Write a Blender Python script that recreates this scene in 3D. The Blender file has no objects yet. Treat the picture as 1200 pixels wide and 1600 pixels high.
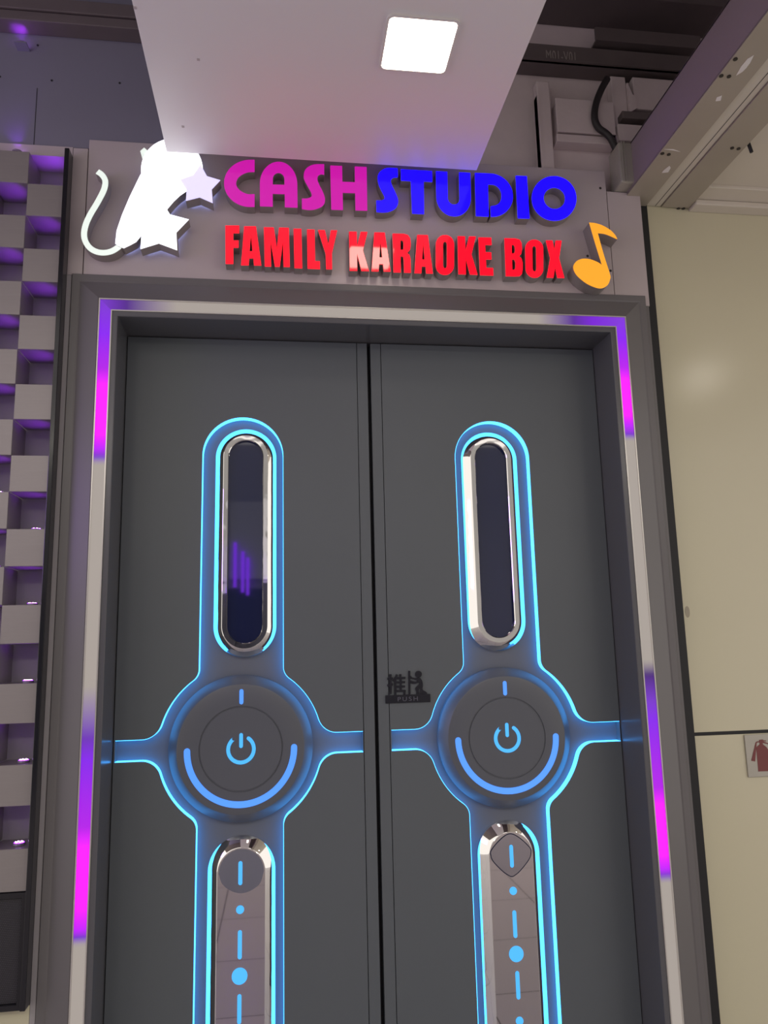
import bpy, bmesh, math
import numpy as np
from mathutils import Vector, Matrix

scene = bpy.context.scene
COL = scene.collection

# ------------------------------------------------------------------ camera
F = 1200.0
_V = np.array([433 - 600, -6092 - 800, F]); _H = np.array([9500 - 600, 793 - 800, F])
DZ = _V / np.linalg.norm(_V)
DX = _H - DZ * (_H @ DZ); DX /= np.linalg.norm(DX)
DY = np.cross(DX, DZ)
if DY[2] < 0: DY = -DY
RW = np.array([DX, DY, DZ])                 # camera(x right, y down, z forward) -> world
CP = np.array([0.0, -2.45, 1.5])
camd = bpy.data.cameras.new('camera'); cam = bpy.data.objects.new('camera', camd); COL.objects.link(cam)
right = RW @ np.array([1, 0, 0]); up = RW @ np.array([0, -1, 0]); back = RW @ np.array([0, 0, -1])
M = Matrix.Identity(4)
for i in range(3):
    M[i][0] = right[i]; M[i][1] = up[i]; M[i][2] = back[i]; M[i][3] = CP[i]
cam.matrix_world = M
camd.sensor_fit = 'VERTICAL'; camd.sensor_height = 32.0; camd.lens = F / 1600 * 32.0
camd.clip_start = 0.01
scene.camera = cam

def ray(x, y): return RW @ np.array([x - 600, y - 800, F])
def at_y(x, y, Y):
    """where the sight line through a photograph point meets the wall plane at depth Y -> (X, Z)"""
    r = ray(x, y); t = (Y - CP[1]) / r[1]; p = CP + t * r
    return (float(p[0]), float(p[2]))

# ------------------------------------------------------------------ materials
def new_mat(name):
    m = bpy.data.materials.new(name); m.use_nodes = True
    return m, m.node_tree.nodes, m.node_tree.links, m.node_tree.nodes['Principled BSDF']
def srgb(r, g, b):
    f = lambda c: (c / 255 / 12.92) if c / 255 <= 0.04045 else ((c / 255 + 0.055) / 1.055) ** 2.4
    return (f(r), f(g), f(b))
def mat(name, col, rough=0.5, metal=0.0, emit=None, estr=0.0, var=0.0, vscale=6.0, bump=0.0, bscale=40.0, spec=0.5, coat=0.0, brushed=False):
    m, n, l, p = new_mat(name)
    p.inputs['Base Color'].default_value = (*col, 1)
    p.inputs['Roughness'].default_value = rough
    p.inputs['Metallic'].default_value = metal
    p.inputs['Specular IOR Level'].default_value = spec
    p.inputs['Coat Weight'].default_value = coat
    if emit:
        p.inputs['Emission Color'].default_value = (*emit, 1); p.inputs['Emission Strength'].default_value = estr
    if var or bump:
        tc = n.new('ShaderNodeTexCoord')
        mp = n.new('ShaderNodeMapping'); l.new(tc.outputs['Object'], mp.inputs['Vector'])
        if brushed: mp.inputs['Scale'].default_value = (1, 1, 14)
    if var:
        t = n.new('ShaderNodeTexNoise'); t.inputs['Scale'].default_value = vscale; t.inputs['Detail'].default_value = 5
        l.new(mp.outputs['Vector'], t.inputs['Vector'])
        mx = n.new('ShaderNodeMix'); mx.data_type = 'RGBA'
        mx.inputs['A'].default_value = (*[c * (1 - var) for c in col], 1); mx.inputs['B'].default_value = (*[min(1, c * (1 + var)) for c in col], 1)
        l.new(t.outputs['Fac'], mx.inputs['Factor']); l.new(mx.outputs['Result'], p.inputs['Base Color'])
    if bump:
        t2 = n.new('ShaderNodeTexNoise'); t2.inputs['Scale'].default_value = bscale
        l.new(mp.outputs['Vector'], t2.inputs['Vector'])
        b = n.new('ShaderNodeBump'); b.inputs['Strength'].default_value = bump; b.inputs['Distance'].default_value = 0.01
        l.new(t2.outputs['Fac'], b.inputs['Height']); l.new(b.outputs['Normal'], p.inputs['Normal'])
    return m

def led_ramp(name, axis, lo, hi, stops, off):
    """LED strip behind a pale diffuser: what each pixel of the running light gives off, along its length"""
    m, n, l, p = new_mat(name)
    p.inputs['Base Color'].default_value = (*off, 1); p.inputs['Roughness'].default_value = 0.5; p.inputs['Specular IOR Level'].default_value = .25
    tc = n.new('ShaderNodeTexCoord'); sx = n.new('ShaderNodeSeparateXYZ'); l.new(tc.outputs['Object'], sx.inputs[0])
    mr = n.new('ShaderNodeMapRange'); mr.inputs['From Min'].default_value = lo; mr.inputs['From Max'].default_value = hi
    l.new(sx.outputs[axis], mr.inputs['Value'])
    cr = n.new('ShaderNodeValToRGB'); e = cr.color_ramp.elements
    stops = sorted(stops, key=lambda s: s[0])
    while len(e) < len(stops): e.new(0.5)
    for i, (z, c) in enumerate(stops):
        e[i].position = (z - lo) / (hi - lo); e[i].color = (*c, 1)
    l.new(mr.outputs[0], cr.inputs[0]); l.new(cr.outputs[0], p.inputs['Emission Color'])
    p.inputs['Emission Strength'].default_value = 1.15
    return m

MT = {}
MT['door'] = mat('door_grey_paint', (.108, .122, .134), .42, 0, var=.05, vscale=3, bump=.02, bscale=300)
MT['recess'] = mat('recess_grey_paint', (.14, .15, .175), .40)
MT['disc'] = mat('disc_grey_paint', (.108, .116, .135), .34)
MT['jamb'] = mat('jamb_grey_paint', (.10, .10, .11), .26)
MT['frame'] = mat('frame_grey_paint', (.135, .127, .130), .36, var=.05, vscale=4)
MT['gap'] = mat('black_rubber', (.01, .01, .012), .6)
MT['alu'] = mat('satin_aluminium', (.62, .60, .56), .3, .6)
MT['board'] = mat('signboard_panel', (.50, .435, .445), .36, .15, var=.04, vscale=5)
MT['upper'] = mat('painted_upper_wall', (.185, .178, .23), .5, var=.06, vscale=3)
MT['cavity'] = mat('dusty_grey_wall', (.62, .53, .54), .75, var=.15, vscale=6, bump=.1, bscale=30)
MT['darkmetal'] = mat('dark_cable_tray_metal', (.13, .105, .105), .6, .1, var=.2, vscale=8)
MT['darkceil'] = mat('dark_slab', (.16, .13, .125), .85, var=.2, vscale=3)
MT['black'] = mat('gloss_black', (.012, .012, .016), .15)
MT['canopy'] = mat('white_canopy_panel', (.74, .71, .70), .38, var=.02, vscale=2)
MT['lamp'] = mat('lamp_diffuser', (.8, .8, .8), .4, emit=(1, .90, .76), estr=9)
MT['lampcor'] = mat('corridor_lamp_diffuser', (.8, .8, .8), .4, emit=(1, .92, .78), estr=26)
MT['white'] = mat('white_metal', (.7, .68, .64), .35)
MT['block'] = mat('brushed_block_metal', (.30, .275, .265), .36, .4, var=.06, vscale=9, bump=.05, bscale=60, brushed=True)
MT['niche'] = mat('niche_back_paint', (.34, .32, .33), .5)
MT['puck'] = mat('clear_puck_housing', (.25, .2, .3), .2)
MT['led_purple'] = mat('purple_led', (.2, .1, .3), .3, emit=(.34, .03, 1.0), estr=5)
MT['led_white'] = mat('purple_white_led_dot', (.6, .5, .7), .3, emit=(.9, .55, 1.0), estr=6)
MT['ename'] = mat('beige_wall_enamel', (.58, .545, .39), .2, var=.03, vscale=2)
MT['ceilwhite'] = mat('beige_white_ceiling', (.60, .55, .47), .6, var=.04, vscale=3)
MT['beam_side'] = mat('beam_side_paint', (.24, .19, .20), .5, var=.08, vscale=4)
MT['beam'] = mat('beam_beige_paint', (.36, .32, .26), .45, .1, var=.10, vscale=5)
MT['beam_strip'] = mat('pale_channel', (.56, .52, .44), .5, var=.05, vscale=12)
MT['screw'] = mat('dark_screw', (.05, .045, .04), .5, .6)
MT['scuff'] = mat('white_scuff', (.72, .70, .66), .7)
MT['chrome'] = mat('chrome', (.86, .85, .83), .035, 1.0, bump=.12, bscale=9)
MT['glass'] = mat('navy_glass', (.014, .019, .065), .03, 0, spec=.8, coat=.2)
MT['plate'] = mat('bronze_mirror', (.60, .56, .57), .03, 1.0)
MT['end_refl'] = mat('slate_painted_reflection', (.26, .27, .33), .08, .7)  # this and the next two: tones imitating reflections at the plate ends
MT['end_refl_pale'] = mat('mauve_slate_painted_reflection', (.40, .38, .42), .06, .9)
MT['end_refl_dark'] = mat('navy_painted_reflection', (.025, .03, .07), .06, .5)
MT['cyan_edge'] = mat('cyan_edge_led', (.05, .1, .15), .4, emit=(.045, .36, 1.0), estr=4.6)
MT['cyan_mark'] = mat('cyan_mark_led', (.1, .2, .3), .3, emit=(.035, .44, 1.0), estr=1.0)
MT['blue_mark'] = mat('blue_mark_led', (.1, .2, .3), .3, emit=(.055, .27, 1.0), estr=1.0)
MT['return'] = mat('letter_return_metal', (.30, .27, .26), .4, .3)
MT['magenta'] = mat('magenta_acrylic', (.25, .01, .15), .12, emit=(.57, .008, .38), estr=.9, spec=.6)
MT['blue'] = mat('blue_acrylic', (.01, .003, .2), .12, emit=(.005, .001, 1.0), estr=2.4, spec=.6)
MT['red'] = mat('red_acrylic', (.35, .005, .01), .05, emit=(1.0, .003, .016), estr=1.5, spec=.7)
MT['note'] = mat('amber_acrylic', (.4, .2, .02), .2, emit=(.92, .36, .025), estr=.95, spec=.4)
MT['emblem'] = mat('white_acrylic', (.7, .7, .75), .2, emit=(.90, .93, 1.0), estr=1.6)
MT['emblem_soft'] = mat('lavender_acrylic', (.6, .6, .7), .2, emit=(.60, .56, .95), estr=.95)
MT['emblem_tail'] = mat('pale_green_acrylic', (.6, .65, .6), .25, emit=(.72, .82, .74), estr=.85)
MT['sign_black'] = mat('sign_black_acrylic', (.008, .008, .016), .25)
MT['sign_text'] = mat('sign_engraving', (.09, .09, .12), .5)
MT['mesh'] = None
MT['added_glow'] = mat('blue_white_added_glow', (.3, .3, .4), .4, emit=(.38, .48, 1.0), estr=4)  # glow added behind the emblem to tint the board
MT['steel'] = mat('dull_steel_plate', (.40, .38, .33), .35, .4, var=.08, vscale=12)
MT['firered'] = mat('dull_red_print', (.17, .035, .035), .4)
MT['tile'] = None
MT['far'] = mat('far_wall_paint', (.38, .38, .38), .7)
MT['farlight'] = mat('pale_far_panel', (.62, .63, .66), .5)
MT['fardark'] = mat('dark_far_panel', (.03, .03, .05), .5)
MT['hose'] = mat('black_conduit', (.02, .016, .018), .5, bump=.0)
MT['chalk'] = mat('chalk', (.30, .265, .25), .9)
MT['tube'] = mat('purple_tube', (.2, .1, .3), .4, emit=(.22, .02, 1.0), estr=7)

def mesh_mat():
    m, n, l, p = new_mat('woven_black_mesh')
    tc = n.new('ShaderNodeTexCoord'); v = n.new('ShaderNodeTexBrick')
    mp = n.new('ShaderNodeMapping'); mp.inputs['Rotation'].default_value = (math.pi / 2, 0, 0)
    l.new(tc.outputs['Object'], mp.inputs['Vector']); l.new(mp.outputs['Vector'], v.inputs['Vector'])
    v.inputs['Scale'].default_value = 60; v.inputs['Color1'].default_value = (.05, .045, .055, 1); v.inputs['Color2'].default_value = (.04, .036, .045, 1)
    v.inputs['Mortar'].default_value = (.008, .008, .01, 1); v.inputs['Mortar Size'].default_value = .05
    v.inputs['Brick Width'].default_value = .28; v.inputs['Row Height'].default_value = .28
    l.new(v.outputs['Color'], p.inputs['Base Color']); p.inputs['Roughness'].default_value = .6
    return m
MT['mesh'] = mesh_mat()
def tile_mat():
    m, n, l, p = new_mat('mauve_floor_tile')
    tc = n.new('ShaderNodeTexCoord'); v = n.new('ShaderNodeTexBrick')
    mp = n.new('ShaderNodeMapping'); mp.inputs['Location'].default_value = (.33, .2, 0)
    l.new(tc.outputs['Object'], mp.inputs['Vector']); l.new(mp.outputs['Vector'], v.inputs['Vector'])
    v.offset = 0; v.inputs['Scale'].default_value = 1; v.inputs['Brick Width'].default_value = .6; v.inputs['Row Height'].default_value = .6
    v.inputs['Mortar Size'].default_value = .003; v.inputs['Mortar'].default_value = (.04, .04, .05, 1)
    v.inputs['Color1'].default_value = (.46, .42, .43, 1); v.inputs['Color2'].default_value = (.43, .40, .41, 1)
    l.new(v.outputs['Color'], p.inputs['Base Color']); p.inputs['Roughness'].default_value = .3
    return m
MT['tile'] = tile_mat()

# ------------------------------------------------------------------ object helpers
def link(name, me, material, parent=None):
    o = bpy.data.objects.new(name, me); COL.objects.link(o)
    if material is not None and len(me.materials) == 0: me.materials.append(material)
    if parent is not None:
        o.parent = parent
        if parent.type == 'EMPTY': o.matrix_parent_inverse = Matrix.Translation(-parent.location)
    return o
def thing(name, label, cat, loc=(0, 0, 0), group=None, kind=None):
    o = bpy.data.objects.new(name, None); COL.objects.link(o); o.location = loc
    o.empty_display_size = .05
    return tag(o, label, cat, group, kind)
def tag(o, label, cat=None, group=None, kind=None):
    o['label'] = label
    if cat: o['category'] = cat
    if group: o['group'] = group
    if kind: o['kind'] = kind
    return o
def mesh_of(name, verts, faces):
    me = bpy.data.meshes.new(name); me.from_pydata([tuple(v) for v in verts], [], faces); me.update()
    bm = bmesh.new(); bm.from_mesh(me); bmesh.ops.recalc_face_normals(bm, faces=bm.faces); bm.to_mesh(me); bm.free()
    return me
def box_bm(bm, x0, x1, y0, y1, z0, z1):
    r = bmesh.ops.create_cube(bm, size=1)
    for v in r['verts']:
        v.co = Vector(((x0 + x1) / 2 + v.co.x * (x1 - x0), (y0 + y1) / 2 + v.co.y * (y1 - y0), (z0 + z1) / 2 + v.co.z * (z1 - z0)))
    return r['verts']
def box(name, x0, x1, y0, y1, z0, z1, material, parent=None, bevel=0.0):
    bm = bmesh.new(); box_bm(bm, x0, x1, y0, y1, z0, z1)
    if bevel: bmesh.ops.bevel(bm, geom=bm.edges[:], offset=bevel, segments=2, affect='EDGES', profile=.5)
    me = bpy.data.meshes.new(name); bm.to_mesh(me); bm.free()
    return link(name, me, material, parent)
def boxes(name, lst, material, parent=None, bevel=0.0):
    bm = bmesh.new()
    for b in lst: box_bm(bm, *b)
    me = bpy.data.meshes.new(name); bm.to_mesh(me); bm.free()
    return link(name, me, material, parent)
def smooth(o, ang=35):
    me = o.data
    for p in me.polygons: p.use_smooth = True
    me.set_sharp_from_angle(angle=math.radians(ang))
    return o
def extr_mesh(name, loops, y0, y1, bevel=0.0):
    """solid of an (x,z) outline (outer loop first, then holes) between depths y0 (front) and y1 (back)"""
    cu = bpy.data.curves.new(name, 'CURVE'); cu.dimensions = '2D'; cu.fill_mode = 'BOTH'
    for lp in loops:
        s = cu.splines.new('POLY'); s.points.add(len(lp) - 1)
        for q, (x, z) in zip(s.points, lp): q.co = (x, z, 0, 1)
        s.use_cyclic_u = True
    h = abs(y1 - y0) / 2
    cu.extrude = max(h - bevel, 1e-5); cu.bevel_depth = bevel; cu.bevel_resolution = 1
    if bevel: cu.offset = -bevel
    t = bpy.data.objects.new('tmp', cu); COL.objects.link(t)
    dg = bpy.context.evaluated_depsgraph_get(); dg.update()
    me = bpy.data.meshes.new_from_object(t.evaluated_get(dg)); me.name = name
    bpy.data.objects.remove(t); bpy.data.curves.remove(cu)
    me.materials.clear()
    c = (y0 + y1) / 2
    for v in me.vertices:
        x, z, d = v.co
        v.co = (x, c - d, z)
    bm = bmesh.new(); bm.from_mesh(me)
    bmesh.ops.remove_doubles(bm, verts=bm.verts, dist=1e-6)
    bmesh.ops.recalc_face_normals(bm, faces=bm.faces); bm.to_mesh(me); bm.free()
    for p in me.polygons: p.use_smooth = False
    return me
def extr(name, loops, y0, y1, material, parent=None, bevel=0.0):
    return link(name, extr_mesh(name, loops, y0, y1, bevel), material, parent)
def text_mesh(name, txt, x, z, size, y0, y1, sx=1.0, spacing=1.0):
    cu = bpy.data.curves.new(name, 'FONT'); cu.body = txt; cu.size = size; cu.extrude = abs(y1 - y0) / 2; cu.align_x = 'CENTER'; cu.space_character = spacing
    t = bpy.data.objects.new('tmp', cu); COL.objects.link(t)
    dg = bpy.context.evaluated_depsgraph_get(); dg.update()
    me = bpy.data.meshes.new_from_object(t.evaluated_get(dg)); me.name = name
    bpy.data.objects.remove(t); bpy.data.curves.remove(cu); me.materials.clear()
    c = (y0 + y1) / 2
    for v in me.vertices:
        a, b, d = v.co; v.co = (x + a * sx, c - d, z + b)
    return me

def arc(cx, cz, rx, rz, a0, a1, n=24):
    return [(cx + rx * math.cos(math.radians(a0 + (a1 - a0) * i / n)), cz + rz * math.sin(math.radians(a0 + (a1 - a0) * i / n))) for i in range(n + 1)]
def capsule(cx, hw, zt, zb, n=28):
    return arc(cx, zt, hw, hw, 0, 180, n) + arc(cx, zb, hw, hw, 180, 360, n)
def circle(cx, cz, r, n=64): return arc(cx, cz, r, r, 0, 360, n)[:-1]
def area(lp): return .5 * sum(lp[i][0] * lp[(i + 1) % len(lp)][1] - lp[(i + 1) % len(lp)][0] * lp[i][1] for i in range(len(lp)))
def inset(lp, d):
    """loop moved towards its own inside by d"""
    s = 1 if area(lp) > 0 else -1; out = []; n = len(lp)
    for i in range(n):
        p0, p1, p2 = Vector(lp[i - 1]), Vector(lp[i]), Vector(lp[(i + 1) % n])
        e1 = (p1 - p0).normalized(); e2 = (p2 - p1).normalized()
        n1 = Vector((-e1.y, e1.x)) * s; n2 = Vector((-e2.y, e2.x)) * s
        b = n1 + n2
        if b.length < 1e-6: b = n1
        b = b.normalized(); k = d / max(.3, b.dot(n1))
        q = p1 + b * k; out.append((q.x, q.y))
    return out
def smooth_pts(pts, corners=(), closed=True, n=6):
    """Catmull-Rom through pts, sharp at the indices in corners"""
    N = len(pts); out = []
    rng = range(N if closed else N - 1)
    for i in rng:
        p1 = Vector(pts[i]); p2 = Vector(pts[(i + 1) % N])
        p0 = p1 - (p2 - p1) if (i in corners or (not closed and i == 0)) else Vector(pts[i - 1])
        p3 = p2 + (p2 - p1) if ((i + 1) % N in corners or (not closed and i == N - 2)) else Vector(pts[(i + 2) % N])
        if i in corners and (i + 1) % N in corners:
            out.append(tuple(p1)); continue
        for k in range(n):
            t = k / n
            q = .5 * ((2 * p1) + (p2 - p0) * t + (2 * p0 - 5 * p1 + 4 * p2 - p3) * t * t + (3 * p1 - p0 - 3 * p2 + p3) * t ** 3)
            out.append(tuple(q))
    if not closed: out.append(tuple(pts[-1]))
    return out
def stroke_outline(pts, w):
    """outline of a polyline of width w with square ends"""
    L = []; R = []
    for i, p in enumerate(pts):
        a = Vector(pts[max(0, i - 1)]); b = Vector(pts[min(len(pts) - 1, i + 1)])
        t = (b - a).normalized(); nn = Vector((-t.y, t.x)) * w / 2
        L.append(tuple(Vector(p) + nn)); R.append(tuple(Vector(p) - nn))
    return L + R[::-1]
def lathe(name, cx, cz, prof, material, parent, n=96):
    """profile of (radius, y) turned about the axis along y through (cx, cz)"""
    V = []; Fc = []
    for r, y in prof:
        for i in range(n):
            a = 2 * math.pi * i / n; V.append((cx + r * math.cos(a), y, cz + r * math.sin(a)))
    for j in range(len(prof) - 1):
        for i in range(n):
            k = (i + 1) % n; Fc.append((j * n + i, j * n + k, (j + 1) * n + k, (j + 1) * n + i))
    if prof[-1][0] < 1e-4:
        pass
    me = mesh_of(name, V, Fc)
    bm = bmesh.new(); bm.from_mesh(me); bmesh.ops.remove_doubles(bm, verts=bm.verts, dist=1e-5); bmesh.ops.recalc_face_normals(bm, faces=bm.faces); bm.to_mesh(me); bm.free()
    o = link(name, me, material, parent); return smooth(o, 20)
def capsule_sweep(name, cx, zt, zb, prof, material, parent, n=40):
    """profile of (half width, y) carried round a capsule"""
    V = []; Fc = []; N = None
    for hw, y in prof:
        lp = capsule(cx, hw, zt, zb, n); N = len(lp)
        V += [(x, y, z) for x, z in lp]
    for j in range(len(prof) - 1):
        for i in range(N):
            k = (i + 1) % N; Fc.append((j * N + i, j * N + k, (j + 1) * N + k, (j + 1) * N + i))
    o = link(name, mesh_of(name, V, Fc), material, parent); return smooth(o, 25)
def tube(name, pts, r, material, parent=None, n=10):
    V = []; Fc = []
    P = [Vector(p) for p in pts]
    for i, p in enumerate(P):
        t = (P[min(i + 1, len(P) - 1)] - P[max(i - 1, 0)]).normalized()
        a = t.orthogonal().normalized() if i == 0 else (a - t * a.dot(t)).normalized()
        b = t.cross(a)
        for k in range(n):
            th = 2 * math.pi * k / n; V.append(p + (a * math.cos(th) + b * math.sin(th)) * (r[i] if isinstance(r, (list, tuple)) else r))
    for i in range(len(P) - 1):
        for k in range(n):
            q = (k + 1) % n; Fc.append((i * n + k, i * n + q, (i + 1) * n + q, (i + 1) * n + k))
    Fc.append(tuple(range(n))); Fc.append(tuple(range((len(P) - 1) * n, len(P) * n)))
    o = link(name, mesh_of(name, V, Fc), material, parent); return smooth(o, 50)
def px_loop(pts, off, s, Y): return [at_y(off[0] + a / s, off[1] + b / s, Y) for a, b in pts]

# ------------------------------------------------------------------ depths (y grows into the wall)
YB = 0.03            # sign board face
YS = 0.160           # door skin face
YR = 0.190           # recess floor of the door emblem
XL, XR, ZT = -0.526, 1.165, 2.580     # door opening

# ------------------------------------------------------------------ setting behind and around
S = 'structure'
tag(box('floor', -4, 5, -7, .6, -.1, 0, MT['tile']), 'mauve grey tiled floor mirrored in the chrome door plates', 'floor', None, S)
tag(box('wall_opposite', -4, 5, -7.2, -7, 0, 4.1, MT['far']), 'grey wall across the corridor seen as a reflection in the door glass', 'wall', None, S)
tag(box('ceiling_upper', -4, 5, -3.2, .4, 4.05, 4.15, MT['darkceil']), 'dark slab overhead above the cable trays', 'ceiling', None, S)

# upper wall on the left, above the block wall
uw = tag(box('wall_upper', -2.2, -.30, .036, .099, 3.202, 4.05, MT['upper']), 'grey lavender painted wall above the block wall, left of canopy', 'wall', None, S)
for (a, b) in ((59, 71), (81, 126), (187, 130), (0, 120)):
    x, z = at_y(a, b, .036)
    extr('screw_hole', [circle(x, z, .0035, 10)], .034, .040, MT['gap'], uw)
box('panel_joint', -.83, -.828, .0352, .04, 3.202, 3.42, MT['gap'], uw)
tag(box('wall_cavity', -.3, 2.4, .10, .16, 3.152, 4.05, MT['cavity']), 'bare dusty wall recess above the sign board, right of canopy', 'wall', None, S)
tag(box('wall_base', -2.2, -.70, .03, .1, 0, .528, MT['ename']), 'pale skirting wall under the dark mesh panel', 'wall', None, S)
tag(box('wall_niche', -2.2, -.60, .125, .2, .5, 3.4, MT['niche']), 'grey back wall inside the purple-lit niches', 'wall', None, S)
bd = thing('signboard', 'flat grey board carrying the illuminated letters over the door frame', 'board', (.28, .05, 2.73))
box('board_panel', -.648, 1.205, YB, .09, 2.725, 3.232, MT['board'], bd, .0015)
for (a, b) in ((938, 294), (918, 400), (954, 423), (929, 401)):
    x, z = at_y(a, b, YB)
    extr('screw', [circle(x, z, .005, 12)], YB - .0003, YB + .002, MT['screw'], bd)
tag(box('trim_7', -2.2, -.7005, .031, .124, 3.162, 3.200, MT['board']), 'pale horizontal strip capping the top of the block wall', 'trim', None, S)
tag(box('trim_8', 1.3215, 1.334, YB + .001, .092, 0, 2.699, MT['frame']), 'thin grey edge strip along right side of the door frame', 'trim', None, S)
tag(box('wall_left', -2.2, -.945, 0, .124, .84, 3.160, MT['block']), 'plain metal wall continuing left of the block wall', 'wall', None, S)
tag(box('trim_1', -.699, -.651, YB + .002, .09, 2.735, 3.198, MT['board']), 'narrow grey filler panel between black trim and sign board', 'panel', None, S)
tag(box('trim_2', 1.208, 1.338, YB + .002, .10, 2.70, 3.150, MT['board']), 'narrow grey filler panel right of the sign board', 'panel', None, S)
tag(box('trim_3', -.699, -.684, .03, .12, 0, 2.733, MT['niche']), 'thin pale strip between black trim and left side of door frame', 'trim', None, S)
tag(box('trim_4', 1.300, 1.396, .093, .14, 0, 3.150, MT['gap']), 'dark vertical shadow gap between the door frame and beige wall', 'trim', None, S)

# dark trunk at the top of the upper wall, with a little purple uplight below it
tk = thing('trunking', 'dark horizontal trunking along top of the wall left of canopy', 'trunking', (-1.0, .0, 3.62))
box('trunk_body', -2.2, -.36, -.035, .036, 3.665, 3.715, MT['darkmetal'], tk, .003)
box('trunk_lid', -2.2, -.36, -.030, .036, 3.625, 3.661, MT['darkmetal'], tk, .003)
tag(box('ceiling_soffit', -2.2, -.36, -.9, .036, 3.85, 4.04, MT['upper']), 'dim purple soffit strip at the top left above dark trunking', 'ceiling', None, S)

# ------------------------------------------------------------------ right hand side wall, ceiling and beam
YW = .10
rw = tag(box('wall_right', 1.392, 3.6, YW, .2, 1.183, 3.150, MT['ename']), 'upper beige enamel wall panel right of the door', 'wall', None, S)
tag(box('wall_right_lower', 1.392, 3.6, YW, .2, 0, 1.171, MT['ename']), 'lower beige enamel wall panel below the black joint, right of door', 'wall', None, S)
tag(box('trim_5', 1.392, 3.6, YW + .004, .19, 1.1705, 1.1835, MT['gap']), 'thin black horizontal joint across the beige right wall', 'trim', None, S)
x, z = at_y(1074, 956, YW)
st = extr('smudge', [arc(x, z, .009, .02, 0, 360, 20)[:-1]], YW - .0006, YW + .001, mat('wall_smudge', (.36, .32, .24), .5), rw)
tag(box('ceiling_right', 1.45, 3.6, -3.2, .12, 3.165, 3.22, MT['ceilwhite']), 'beige white ceiling panel at right beyond the long beam', 'ceiling', None, S)
co = thing('cornice', 'pale stepped cornice along the top of beige right wall', 'cornice', (2.3, .06, 3.15), None, S)
box('lower_moulding', 1.57, 3.6, .045, YW, 3.128, 3.150, MT['ceilwhite'], co, .004)
box('upper_moulding', 1.57, 3.6, -.03, YW, 3.151, 3.166, MT['ceilwhite'], co, .003)
# beam
bt = thing('beam', 'long beige steel beam running towards the viewer at upper right', 'beam', (1.42, -1.5, 3.14))
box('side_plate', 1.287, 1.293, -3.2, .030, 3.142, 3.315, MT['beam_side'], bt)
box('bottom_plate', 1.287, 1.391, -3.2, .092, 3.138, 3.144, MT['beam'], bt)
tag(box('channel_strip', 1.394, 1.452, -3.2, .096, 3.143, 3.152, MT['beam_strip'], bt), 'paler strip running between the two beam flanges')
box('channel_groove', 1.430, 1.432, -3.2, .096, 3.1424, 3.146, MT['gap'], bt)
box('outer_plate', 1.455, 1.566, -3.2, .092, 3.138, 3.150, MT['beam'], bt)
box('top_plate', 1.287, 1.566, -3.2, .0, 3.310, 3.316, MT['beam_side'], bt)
def at_z(x, y, Z):
    r = ray(x, y); t = (Z - CP[2]) / r[2]; p = CP + t * r; return (float(p[0]), float(p[1]))
for (a, b) in ((1127, 118), (1139, 119), (1035, 239.5), (1045, 241), (1144, 231), (1154, 232), (1060, 325.5), (1068, 325.5), (1149, 92)):
    x, y = at_z(a, b, 3.138)
    V = []
    me = bpy.data.meshes.new('screw'); bm = bmesh.new()
    bmesh.ops.create_cone(bm, cap_ends=True, segments=12, radius1=.0065, radius2=.006, depth=.004, matrix=Matrix.Translation((x, y, 3.1375)))
    bm.to_mesh(me); bm.free(); link('screw', me, MT['screw'], bt)
for pts in ([(1168, 92), (1178, 86), (1172, 98), (1166, 106), (1160, 112), (1150, 118), (1158, 104)], [(1120, 152), (1128, 149), (1126, 157), (1118, 158)],
            [(1037, 266), (1046, 259), (1048, 262), (1044, 269), (1034, 270)], [(1038, 233), (1052, 233), (1063, 237), (1052, 235)]):
    lp = [at_z(a, b, 3.138) for a, b in pts]
    me = mesh_of('scuff', [(x, y, 3.1372) for x, y in lp] + [(x, y, 3.1385) for x, y in lp],
                 [tuple(range(len(lp)))] + [tuple(range(len(lp), 2 * len(lp)))] + [(i, (i + 1) % len(lp), len(lp) + (i + 1) % len(lp), len(lp) + i) for i in range(len(lp))])
    link('scuff', me, MT['scuff'], bt)
# small slot and rust spot in the right ceiling
x, y = at_z(1168, 219, 3.165)
tag(tube('ceiling_peg', [(x, y, 3.166), (x + .004, y, 3.145), (x + .010, y, 3.120)], .006, MT['gap']), 'short dark peg hanging from beige ceiling beside the beam', 'peg')

# ------------------------------------------------------------------ ceiling void above the board, right of canopy
tr = thing('cable_tray', 'long dark cable tray with chalk writing across the ceiling void', 'cable tray', (1.2, .03, 3.69))
box('tray_side', .55, 1.60, .02, .03, 3.672, 3.745, MT['darkmetal'], tr)
box('tray_base', .55, 1.60, .03, .098, 3.672, 3.680, MT['darkmetal'], tr)
box('tray_lip', .55, 1.60, .010, .03, 3.672, 3.678, MT['darkmetal'], tr)
wx, wz = at_y(877, 89, .02)
link('chalk_writing', text_mesh('chalk_writing', 'M01-V01', wx, wz - .017, .060, .0185, .0205, .52, 1.1), MT['chalk'], tr)
t2 = thing('cable_tray', 'shorter dark cable tray ending by the beam, above the written tray', 'cable tray', (1.45, 0, 3.8))
box('tray_side', 1.20, 1.63, .00, .012, 3.765, 3.822, MT['darkmetal'], t2)
box('tray_base', 1.20, 1.63, .012, .098, 3.765, 3.772, MT['darkmetal'], t2)
box('tray_end', 1.624, 1.632, .012, .098, 3.765, 3.822, MT['darkmetal'], t2)
t3 = tag(box('ceiling_joist', .55, 1.9, -.06, .098, 3.905, 4.045, MT['darkmetal']), 'broad dark joist across the very top of the void', 'joist', None, S)
tag(box('wall_void_side', 1.75, 1.82, -3.2, .1, 3.32, 4.05, MT['cavity']), 'flaking pale side wall of void glimpsed between trays and beam', 'wall', None, S)
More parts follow.
